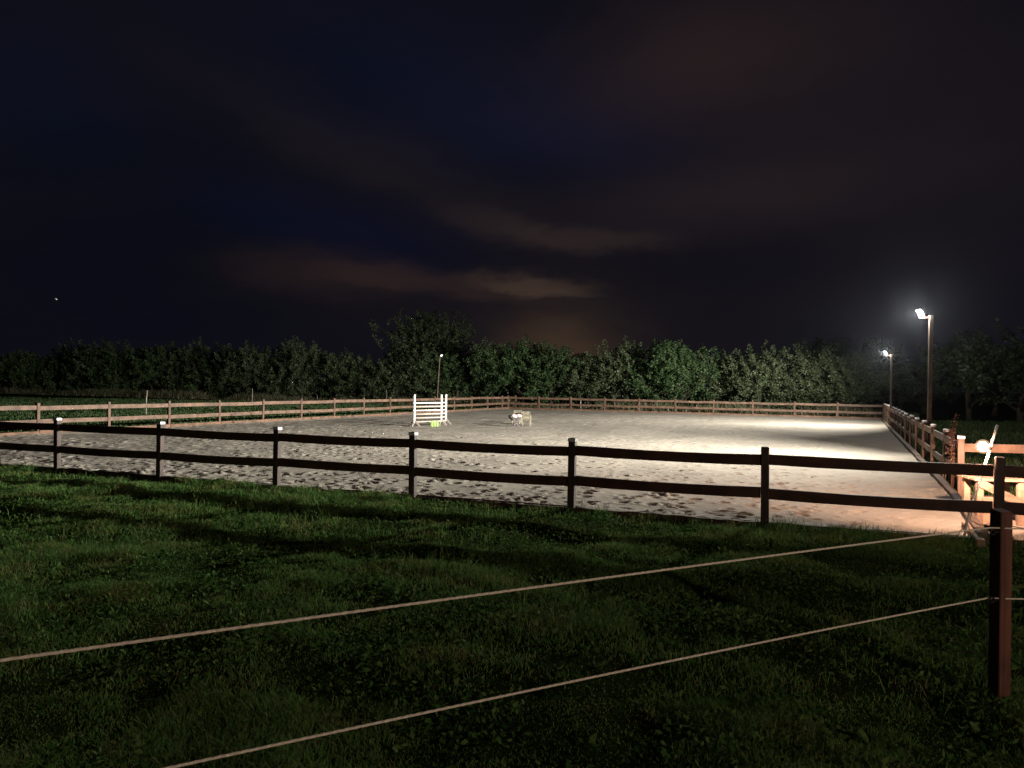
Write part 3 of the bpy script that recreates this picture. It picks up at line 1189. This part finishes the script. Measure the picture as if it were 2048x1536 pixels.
cA = on_ground(1033, 849)
cB = on_ground(1053, 852)
chair('left beige slatted chair half hidden behind the stool with clothes', (cA.x, cA.y + .15), R(-14))
chair('right beige slatted chair with its back to the far fence', (cB.x, cB.y + .1), R(172))
sA = on_ground(1032, 855)
stl = empty('folding_stool', (sA.x, sA.y, .02), R(5))
tag(stl, 'grey folding stool with crossed legs in front of the left chair', 'stool')
for y_ in (-.16, .16):
    MB().bar((-.17, y_, 0), (.17, y_, .38), 0.035, 0.06, up=(0, 1, 0)).build('leg', M_GREY, stl)
    MB().bar((.17, y_ + .04, 0), (-.17, y_ + .04, .38), 0.035, 0.06, up=(0, 1, 0)).build('leg', M_GREY, stl)
MB().box((0, .02, .392), (.40, .42, .02), None, .006).build('seat', M_GREY, stl)


def cloth_lump(name, mat, c, size, seed, parent=None):
    bm = bmesh.new()
    bmesh.ops.create_icosphere(bm, subdivisions=3, radius=1.0)
    for v in bm.verts:
        p = v.co
        k = 1 + .35 * float(vnoise(p.x * 2 + seed, p.y * 2 + p.z * 1.7, 1.0, seed)) + .30 * float(vnoise(p.x * 5 + p.z * 4, p.y * 5 + seed, 1.0, seed + 1))
        v.co = Vector((p.x * size[0] * k, p.y * size[1] * k, max(p.z * size[2] * k, -size[2] * .55)))
    me = bpy.data.meshes.new(name)
    bm.to_mesh(me)
    bm.free()
    me.materials.append(mat)
    me.polygons.foreach_set('use_smooth', [True] * len(me.polygons))
    return link(name, me, parent, Matrix.Translation(c))


cw = empty('draped_jacket', (sA.x, sA.y, .42))
tag(cw, 'white and pink jacket with dark sleeves heaped on the folding stool', 'jacket')
cloth_lump('body', M_CLOTHW, (-.10, -.03, .085), (.17, .17, .10), 3, cw)
cloth_lump('lining', M_CLOTHP, (.10, .0, .11), (.14, .15, .085), 5, cw)
MB().tube([(-.05, .02, .19), (.10, .04, .215), (.22, .05, .19), (.30, .03, .16)], [.03, .035, .03, .022], 8).build('sleeve', M_BLACK, cw, True)
MB().tube([(-.10, -.18, .02), (-.20, -.14, -.05), (-.29, -.08, .04), (-.31, -.02, .10)], [.03, .04, .045, .05], 8).build('sleeve', M_BLACK, cw, True)

# ------------------------------------------------------------------ stakes of the field fences beyond
stake_px = [('tall thin pale stake in the field behind the left fence, leftmost of the tall ones', 292, 781, 838, .05),
            ('tall thin stake in the field, second tall one from the left', 505, 777, 812, .05),
            ('short pale stake before the hedge, first from the left', 350, 780, 796, .06),
            ('short pale stake before the hedge, second from the left', 464, 783, 797, .06),
            ('short dark stake before the hedge, third from the left', 521, 786, 799, .06),
            ('short pale stake before the hedge, fourth from the left', 577, 787, 800, .06),
            ('bright short stake before the hedge, fifth from the left', 634, 789, 802, .08),
            ('thin stake before the hedge left of the jump', 773, 779, 808, .05),
            ('pale stake behind the far fence near the far left corner', 1018, 799, 815, .07),
            ('bright pale stake behind the far fence right of the chairs', 1161, 801, 819, .09),
            ('pale stake behind the far fence, middle of the right half', 1393, 806, 824, .08),
            ('pale stake behind the far fence, second last before the dark corner', 1476, 808, 827, .09),
            ('grey stake behind the far fence, last before the dark corner', 1558, 811, 828, .07)]
for (lb_, px, y0, y1, w_) in stake_px:
    p = on_ground(px, y1)
    q = at_depth(px, y0, p.y)
    o = MB()
    o.tube([(0, 0, -.2), (random.uniform(-.03, .03), 0, q.z * .7), (random.uniform(-.05, .05), 0, q.z)], [w_ * .6, w_ * .55, w_ * .45], 7)
    o = o.build('field_stake', M_STAKE, None, True)
    o.location = (p.x, p.y, 0)
    tag(o, lb_, 'stake', 'stakes of the field fences')


# ------------------------------------------------------------------ trees
def leaf_cloud(centres, dirs, per, spread, length, size, rng, upright=0.55):
    """leaf quads along short shoots: returns V,F"""
    n = len(centres)
    C = np.repeat(centres, per, axis=0)
    D = np.repeat(dirs, per, axis=0)
    N = n * per
    t = rng.random(N)
    base = C + D * (t * length)[:, None] + rng.normal(0, 1, (N, 3)) * (spread * (1.1 - 0.75 * t))[:, None]
    # leaf frame
    ax_ = D * upright + rng.normal(0, 1, (N, 3)) * 0.6
    ax_ /= np.linalg.norm(ax_, axis=1)[:, None]
    r_ = rng.normal(0, 1, (N, 3))
    sd = np.cross(ax_, r_)
    sd /= np.linalg.norm(sd, axis=1)[:, None]
    L = size * rng.uniform(0.7, 1.3, N)
    W = L * rng.uniform(0.42, 0.62, N)
    a = base
    b = base + ax_ * (L * .5)[:, None] + sd * (W * .5)[:, None]
    c = base + ax_ * L[:, None]
    d_ = base + ax_ * (L * .5)[:, None] - sd * (W * .5)[:, None]
    V = np.stack([a, b, c, d_], 1).reshape(-1, 3)
    F = np.arange(N * 4).reshape(N, 4)
    return V, F


def crown_mesh(name, mat, seed, h, rx, ry, zc, rz, shoots, per, size, lumps=7, fill=0.35, bottom=0.3, shoot_len=0.7):
    rng = np.random.default_rng(seed)
    # a few overlapping lobes give an uneven outline
    lob = []
    for k in range(lumps):
        a = rng.uniform(0, 6.28)
        rr = rng.uniform(.15, .62)
        s = rng.uniform(.42, .72)
        lob.append((np.array([math.cos(a) * rr * rx, math.sin(a) * rr * ry, zc + rng.uniform(-.55, .5) * rz]),
                    np.array([rx * s, ry * s, rz * s * rng.uniform(.8, 1.1)])))
    cs, ds = [], []
    while len(cs) < shoots:
        c, r_ = lob[rng.integers(len(lob))]
        d = rng.normal(0, 1, 3)
        d /= np.linalg.norm(d)
        depth = 1.0 if rng.random() > fill else rng.uniform(.35, .95)
        p = c + d * r_ * depth
        if p[2] < bottom:
            continue
        q = d * 0.6 + np.array([0, 0, rng.uniform(.35, 1.1)]) + rng.normal(0, .25, 3)
        q /= np.linalg.norm(q)
        cs.append(p)
        ds.append(q)
    V, F = leaf_cloud(np.array(cs), np.array(ds), per, 0.115, shoot_len, size, rng)
    return np_mesh(name, V, F, mat)


def trunk_mesh(name, seed, h, r, limbs=6, spread=1.6):
    rng = random.Random(seed)
    m = MB()
    pts = [Vector((0, 0, -.2))]
    for k in range(1, 6):
        pts.append(Vector((rng.uniform(-.12, .12), rng.uniform(-.12, .12), h * k / 5)))
    m.tube(pts, [r * (1.15 - .17 * k) for k in range(6)], 8)
    for k in range(limbs):
        z0 = h * rng.uniform(.15, .8)
        a = rng.uniform(0, 6.28)
        L = spread * rng.uniform(.6, 1.0)
        d = Vector((math.cos(a), math.sin(a), 0))
        m.tube([Vector((0, 0, z0)), d * L * .45 + Vector((0, 0, z0 + L * .40)), d * L + Vector((0, 0, z0 + L * 1.0))],
               [r * .5, r * .33, r * .12], 6)
    return m.mesh(name, M_BARK, True)


HV = []
for k in range(6):
    mat = (M_LEAF, M_LEAF, M_LEAF2, M_LEAF, M_LEAF, M_LEAF2)[k]
    HV.append((crown_mesh('crown', mat, 40 + k, 5.6, 2.9, 2.4, 2.85, 2.65, 340, 44, 0.18, 10, .28, .2),
               trunk_mesh('trunk', k, 4.2, 0.13, 8, 1.7)))

HED = np.array([5.6, 66.4])
BD = BS / np.linalg.norm(BS)


def hedge_h(px):
    xs = [-200, 0, 60, 130, 260, 350, 420, 490, 590, 660, 720, 770, 960, 1000, 1060, 1120, 1180, 1240, 1300, 1370, 1400, 1450, 1540, 1620, 1700, 1800]
    ys = [700, 712, 705, 693, 691, 702, 690, 700, 690, 704, 712, 722, 700, 690, 686, 704, 712, 694, 690, 693, 712, 701, 704, 698, 712, 722]
    return float(np.interp(px, xs, ys))


ORD = ['first', 'second', 'third', 'fourth', 'fifth', 'sixth', 'seventh', 'eighth', 'ninth', 'tenth', 'eleventh', 'twelfth', 'thirteenth', 'fourteenth',
       'fifteenth', 'sixteenth', 'seventeenth', 'eighteenth', 'nineteenth', 'twentieth', 'twenty-first', 'twenty-second', 'twenty-third', 'twenty-fourth',
       'twenty-fifth', 'twenty-sixth', 'twenty-seventh', 'twenty-eighth', 'twenty-ninth', 'thirtieth', 'thirty-first', 'thirty-second', 'thirty-third',
       'thirty-fourth', 'thirty-fifth', 'thirty-sixth', 'thirty-seventh', 'thirty-eighth', 'thirty-ninth', 'fortieth',
       'forty-first', 'forty-second', 'forty-third', 'forty-fourth', 'forty-fifth', 'forty-sixth', 'forty-seventh', 'forty-eighth']


def proj_px(x, y):
    return 1024 + FPX * x / y


spots = []
s_ = -86.0
rr = random.Random(3)
while s_ < 24:
    p = HED + BD * s_ + np.array([.444, .896]) * rr.uniform(-1.3, 1.3)
    spots.append(p)
    s_ += rr.uniform(2.5, 3.4)
spots = [p for p in spots if -130 < proj_px(*p) < 1800]
for k, p in enumerate(spots):
    px = proj_px(*p)
    hy = 770.8 + (px - 1024) * math.tan(ROLL)
    H = (hy - hedge_h(px)) / FPX * p[1] + CAM_H
    vi = rr.randrange(6)
    if 1395 < px < 1640:
        vi = 2 if rr.random() < .6 else 5
    root = empty('hedge_tree', (p[0], p[1], 0), rr.uniform(0, 6.28))
    sc = H / 5.55
    wsc = rr.uniform(.82, 1.22)
    root.scale = (wsc, wsc, sc)
    c = link('crown', HV[vi][0], root)
    t_ = link('trunk', HV[vi][1], root)
    tag(root, f'bushy green tree in the hedge row behind the arena, {ORD[k]} from the left', 'tree', 'trees of the hedge row')

# big round tree rising over the hedge
bt = on_ground(856, 797)
bt = at_depth(856, 760, 80.0)
root = empty('round_tree', (bt.x, bt.y, 0))
tag(root, 'large round tree rising above the hedge left of centre', 'tree')
link('crown', crown_mesh('crown', M_LEAF2, 91, 9, 4.7, 4.0, 5.3, 3.6, 950, 40, 0.20, 17, .3, 1.0, 0.8), root)
link('trunk', trunk_mesh('trunk', 77, 6.5, 0.28, 12, 3.2), root)

# dark trees on the right, unlit
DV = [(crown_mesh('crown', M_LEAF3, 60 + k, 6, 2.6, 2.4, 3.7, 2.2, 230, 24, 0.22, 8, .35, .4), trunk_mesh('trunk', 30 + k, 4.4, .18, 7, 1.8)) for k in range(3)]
dark = [('dark tree rising behind the right end of the hedge', 1640, 681, 74, 1.3),
        ('dark silhouetted tree between the two lit flood lamps, behind the farther one', 1742, 668, 92, 1.25),
        ('low dark tree behind the pole of the nearer flood lamp', 1850, 708, 64, 1.5),
        ('dark tree silhouette right of the nearer flood lamp', 1940, 668, 52, 1.05),
        ('low dark tree between the two taller silhouettes at the right edge', 1990, 700, 60, 1.2),
        ('dark tree silhouette at the right edge of the view', 2045, 652, 47, 1.2),
        ('dark tree low behind the dark far right corner of the arena', 1712, 716, 68, 1.4),
        ('dark tree low behind the farther flood lamp pole', 1800, 722, 66, 1.4)]
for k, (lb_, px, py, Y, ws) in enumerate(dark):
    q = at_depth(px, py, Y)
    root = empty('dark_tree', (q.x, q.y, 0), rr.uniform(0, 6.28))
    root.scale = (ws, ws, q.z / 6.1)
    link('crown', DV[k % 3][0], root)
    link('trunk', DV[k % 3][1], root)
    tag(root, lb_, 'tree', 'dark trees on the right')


# ------------------------------------------------------------------ grass
def blades(xy, h, w, lean, rng, z=None):
    """three segment tapered blades -> V, F(tris)"""
    n = len(xy)
    z0 = ground_z(xy[:, 0], xy[:, 1]) if z is None else z
    a = rng.uniform(0, 2 * np.pi, n)
    dx, dy = np.cos(a), np.sin(a)
    a2 = rng.uniform(0, 2 * np.pi, n)
    lx, ly = np.cos(a2) * lean * h, np.sin(a2) * lean * h
    B = np.stack([xy[:, 0], xy[:, 1], z0 - 0.006], 1)
    sd = np.stack([dx * w / 2, dy * w / 2, np.zeros(n)], 1)
    mid = B + np.stack([lx * .35, ly * .35, h * .58], 1)
    tip = B + np.stack([lx, ly, h * (1 - .25 * lean)], 1)
    V = np.stack([B - sd, B + sd, mid - sd * .75, mid + sd * .75, tip], 1).reshape(-1, 3)
    o = np.arange(n)[:, None] * 5
    F = np.concatenate([o + np.array([[0, 1, 3]]), o + np.array([[0, 3, 2]]), o + np.array([[2, 3, 4]])], 0)
    return V, F


def scatter(n, y0, y1, rng, fn, xlim=0.74, power=0.5):
    """points in the view wedge, accepted by fn(x, y)"""
    out = []
    got = 0
    while got < n:
        m_ = n * 2
        y = np.sqrt(rng.uniform(y0 * y0, y1 * y1, m_))
        x = rng.uniform(-xlim, xlim, m_) * y
        keep = fn(x, y)
        p = np.stack([x[keep], y[keep]], 1)
        out.append(p)
        got += len(p)
    return np.concatenate(out)[:n]


rng = np.random.default_rng(11)
lawn_ok = lambda x, y: (np.maximum(quad_dist(x, y), path_dist(x, y)) < -0.03)


def patchy(x, y):
    return vnoise(x, y, 0.8, 21) + .6 * vnoise(x, y, 0.25, 22) + .7 * vnoise(x, y, 2.5, 23)


Vs, Fs, off = [], [], 0


def put(V, F):
    global off
    Vs.append(V)
    Fs.append(F + off)
    off += len(V)


front_side = lambda x, y: lawn_ok(x, y) & ((x - F0[0]) * FS[1] - (y - F0[1]) * FS[0] > 0)
for (n, y0, y1, w_, hs) in ((100000, 1.8, 4.6, .0046, 1.0), (130000, 4.4, 9.0, .0062, 1.0), (80000, 8.8, 20.5, .009, 1.15)):
    xy = scatter(n, y0, y1, rng, lambda x, y: front_side(x, y) & (rng.random(len(x)) < np.clip(.75 + .8 * patchy(x, y), .38, 1)))
    pt = patchy(xy[:, 0], xy[:, 1])
    h = hs * rng.uniform(.025, .065, n) * np.clip(1 + 1.7 * pt, .40, 2.2)
    # longer along the foot of the boards
    ed = -np.maximum(quad_dist(xy[:, 0], xy[:, 1]), path_dist(xy[:, 0], xy[:, 1]))
    h *= 1 + 1.3 * np.exp(-(ed / .30) ** 2)
    put(*blades(xy, h, np.full(n, w_) * rng.uniform(.7, 1.3, n), rng.uniform(.2, 1.1, n), rng))
n = 2600                                                    # dead stalks and longer tufts
xy = scatter(n, 1.9, 18, rng, lambda x, y: front_side(x, y) & (vnoise(x, y, 1.1, 55) > .08))
put(*blades(xy, rng.uniform(.07, .19, n), .0032 + .0005 * xy[:, 1], rng.uniform(.1, .9, n), rng))
tag(link('grass', np_mesh('grass', np.concatenate(Vs), np.concatenate(Fs), M_GRASS)), 'short uneven lawn grass in the foreground', 'grass', kind='stuff')

# broad leaves (clover, plantain) among the grass
n = 26000
xy = scatter(n, 1.8, 15, rng, lambda x, y: front_side(x, y) & (rng.random(len(x)) < np.clip(.25 + 1.6 * vnoise(x, y, .6, 31), 0, 1)))
z0 = ground_z(xy[:, 0], xy[:, 1]) + rng.uniform(.005, .05, n)
C = np.stack([xy[:, 0], xy[:, 1], z0], 1)
D = rng.normal(0, 1, (n, 3))
D[:, 2] = np.abs(D[:, 2]) * .5
D /= np.linalg.norm(D, axis=1)[:, None]
V, F = leaf_cloud(C, D, 1, 0.002, 0.01, 0.042, rng, 1.2)
ros = scatter(240, 1.9, 9.5, rng, front_side)
rz0 = ground_z(ros[:, 0], ros[:, 1])
cc, dd_ = [], []
for (x_, y_), z_ in zip(ros, rz0):
    for q in range(rng.integers(5, 10)):
        a_ = rng.uniform(0, 6.28)
        cc.append((x_ + .012 * math.cos(a_), y_ + .012 * math.sin(a_), z_ + .012))
        dd_.append((math.cos(a_), math.sin(a_), rng.uniform(.15, .8)))
dd_ = np.array(dd_)
dd_ /= np.linalg.norm(dd_, axis=1)[:, None]
V2_, F2_ = leaf_cloud(np.array(cc), dd_, 1, 0.003, 0.01, 0.062, rng, 3.5)
F = np.concatenate([F, F2_ + len(V)])
V = np.concatenate([V, V2_])
tag(link('clover', np_mesh('clover', V, F, M_CLOVER)), 'broad clover and plantain leaves low in the foreground lawn', 'clover', kind='stuff')

# field beyond the left fence, strip right of the right fence, verge at the hedge
Vs, Fs, off = [], [], 0
n = 60000
left_side = lambda x, y: lawn_ok(x, y) & ((x - L0[0]) * LS[1] - (y - L0[1]) * LS[0] < 0) & (y > 15)
xy = scatter(n, 19, 75, rng, lambda x, y: left_side(x, y) & (rng.random(len(x)) < np.clip(.6 + patchy(x, y), .1, 1) * np.clip(28 / y, 0, 1)), .8)
put(*blades(xy, rng.uniform(.05, .13, n), .006 + .0006 * xy[:, 1], rng.uniform(.2, .9, n), rng))
n = 24000
right_side = lambda x, y: lawn_ok(x, y) & ((x - R0[0]) * RS[1] - (y - R0[1]) * RS[0] < 0) & (y > 11) & (x > 7)
xy = scatter(n, 12, 48, rng, lambda x, y: right_side(x, y) & (rng.random(len(x)) < np.clip(18 / y, 0, 1)), .8)
put(*blades(xy, rng.uniform(.06, .22, n), .006 + .0005 * xy[:, 1], rng.uniform(.2, .9, n), rng))
tag(link('field_grass', np_mesh('field_grass', np.concatenate(Vs), np.concatenate(Fs), M_FIELD)), 'rough grass in the fields beside and behind the arena', 'grass', kind='stuff')

Vs, Fs, off = [], [], 0
n = 26000
u = rng.uniform(-92, 26, n)
wv = rng.normal(-3.2, 1.3, n)
xy = HED[None, :] + BD[None, :] * u[:, None] + np.array([[.444, .896]]) * wv[:, None]
ok = lawn_ok(xy[:, 0], xy[:, 1])
xy = xy[ok]
n = len(xy)
tall = np.clip(vnoise(xy[:, 0], xy[:, 1], 3.0, 41) * 1.5 + .6, .15, 1.2)
put(*blades(xy, rng.uniform(.25, .95, n) * tall, rng.uniform(.02, .05, n), rng.uniform(.1, .6, n), rng))
tag(link('tall_weeds', np_mesh('tall_weeds', np.concatenate(Vs), np.concatenate(Fs), M_WEEDS)), 'tall dry weeds along the foot of the hedge', 'weeds', kind='stuff')

# russet dock plant beside the gate post
dk = at_depth(1912, 990, 14.1)
droot = empty('dock_plant', (dk.x - .05, 14.15, 0))
tag(droot, 'tall russet dock plant growing behind the lit gate post', 'plant')
st_ = MB()
rngd = np.random.default_rng(5)
cs, ds = [], []
for k in range(3):
    x1, y1, h1 = rngd.uniform(-.14, .14), rngd.uniform(-.1, .1), (1.46, 1.22, 1.1, .95, 1.15)[k]
    x0, y0 = rngd.uniform(-.05, .05), rngd.uniform(-.05, .05)
    st_.tube([(x0, y0, 0), ((x0 + x1) / 2 + .03, (y0 + y1) / 2, h1 * .5), (x1, y1, h1)], [.010, .008, .003], 6)
    for j in range(18):
        f = .45 + .55 * j / 18
        cs.append((x0 + (x1 - x0) * f, y0 + (y1 - y0) * f, h1 * f))
        ds.append((rngd.normal(0, .5), rngd.normal(0, .5), .6))
st_.build('stem', M_DOCK, droot, True)
ds = np.array(ds)
ds /= np.linalg.norm(ds, axis=1)[:, None]
V, F = leaf_cloud(np.array(cs), ds, 4, 0.018, 0.05, 0.055, rngd, .9)
link('seed_head', np_mesh('seed_head', V, F, M_DOCK), droot)

# pale insect caught in the lamp light
mp = at_depth(112, 599, 13.0)
mo = empty('moth', mp, R(20))
tag(mo, 'small pale flying insect caught in the light high at the far left', 'insect')
MB().tube([(-.018, 0, 0), (0, 0, .002), (.020, 0, -.003)], [.003, .006, .002], 7).build('body', M_CLOTHW, mo, True)
for s_ in (-1, 1):
    MB().add([(.012, 0, .004), (.018, s_ * .030, .018), (-.006, s_ * .036, .014), (-.014, s_ * .008, .004),
              (.012, 0, .0028), (.018, s_ * .030, .0168), (-.006, s_ * .036, .0128), (-.014, s_ * .008, .0028)],
             [(0, 1, 2, 3), (7, 6, 5, 4), (0, 4, 5, 1), (1, 5, 6, 2), (2, 6, 7, 3), (3, 7, 4, 0)]).build('wing', M_CLOTHW, mo)

# ------------------------------------------------------------------ damp night air
hm, hnt, hb = material('night_air')
hnt.nodes.remove(hb)
pv = hnt.nodes.new('ShaderNodeVolumePrincipled')
pv.inputs['Color'].default_value = (0.78, 0.87, 1.0, 1)
pv.inputs['Density'].default_value = 4.5e-5
pv.inputs['Anisotropy'].default_value = 0.95
hnt.links.new(pv.outputs[0], hnt.nodes['Material Output'].inputs['Volume'])
hz = MB().add([(x, y, z) for x in (-1500, 1500) for y in (-600, 1800) for z in (-1.5, 13.0)],
              [(0, 1, 3, 2), (4, 6, 7, 5), (0, 4, 5, 1), (2, 3, 7, 6), (0, 2, 6, 4), (1, 5, 7, 3)]).build('haze', hm)
tag(hz, kind='stuff')
hz['label'] = 'thin damp night air around the lamps'
hz['category'] = 'haze'
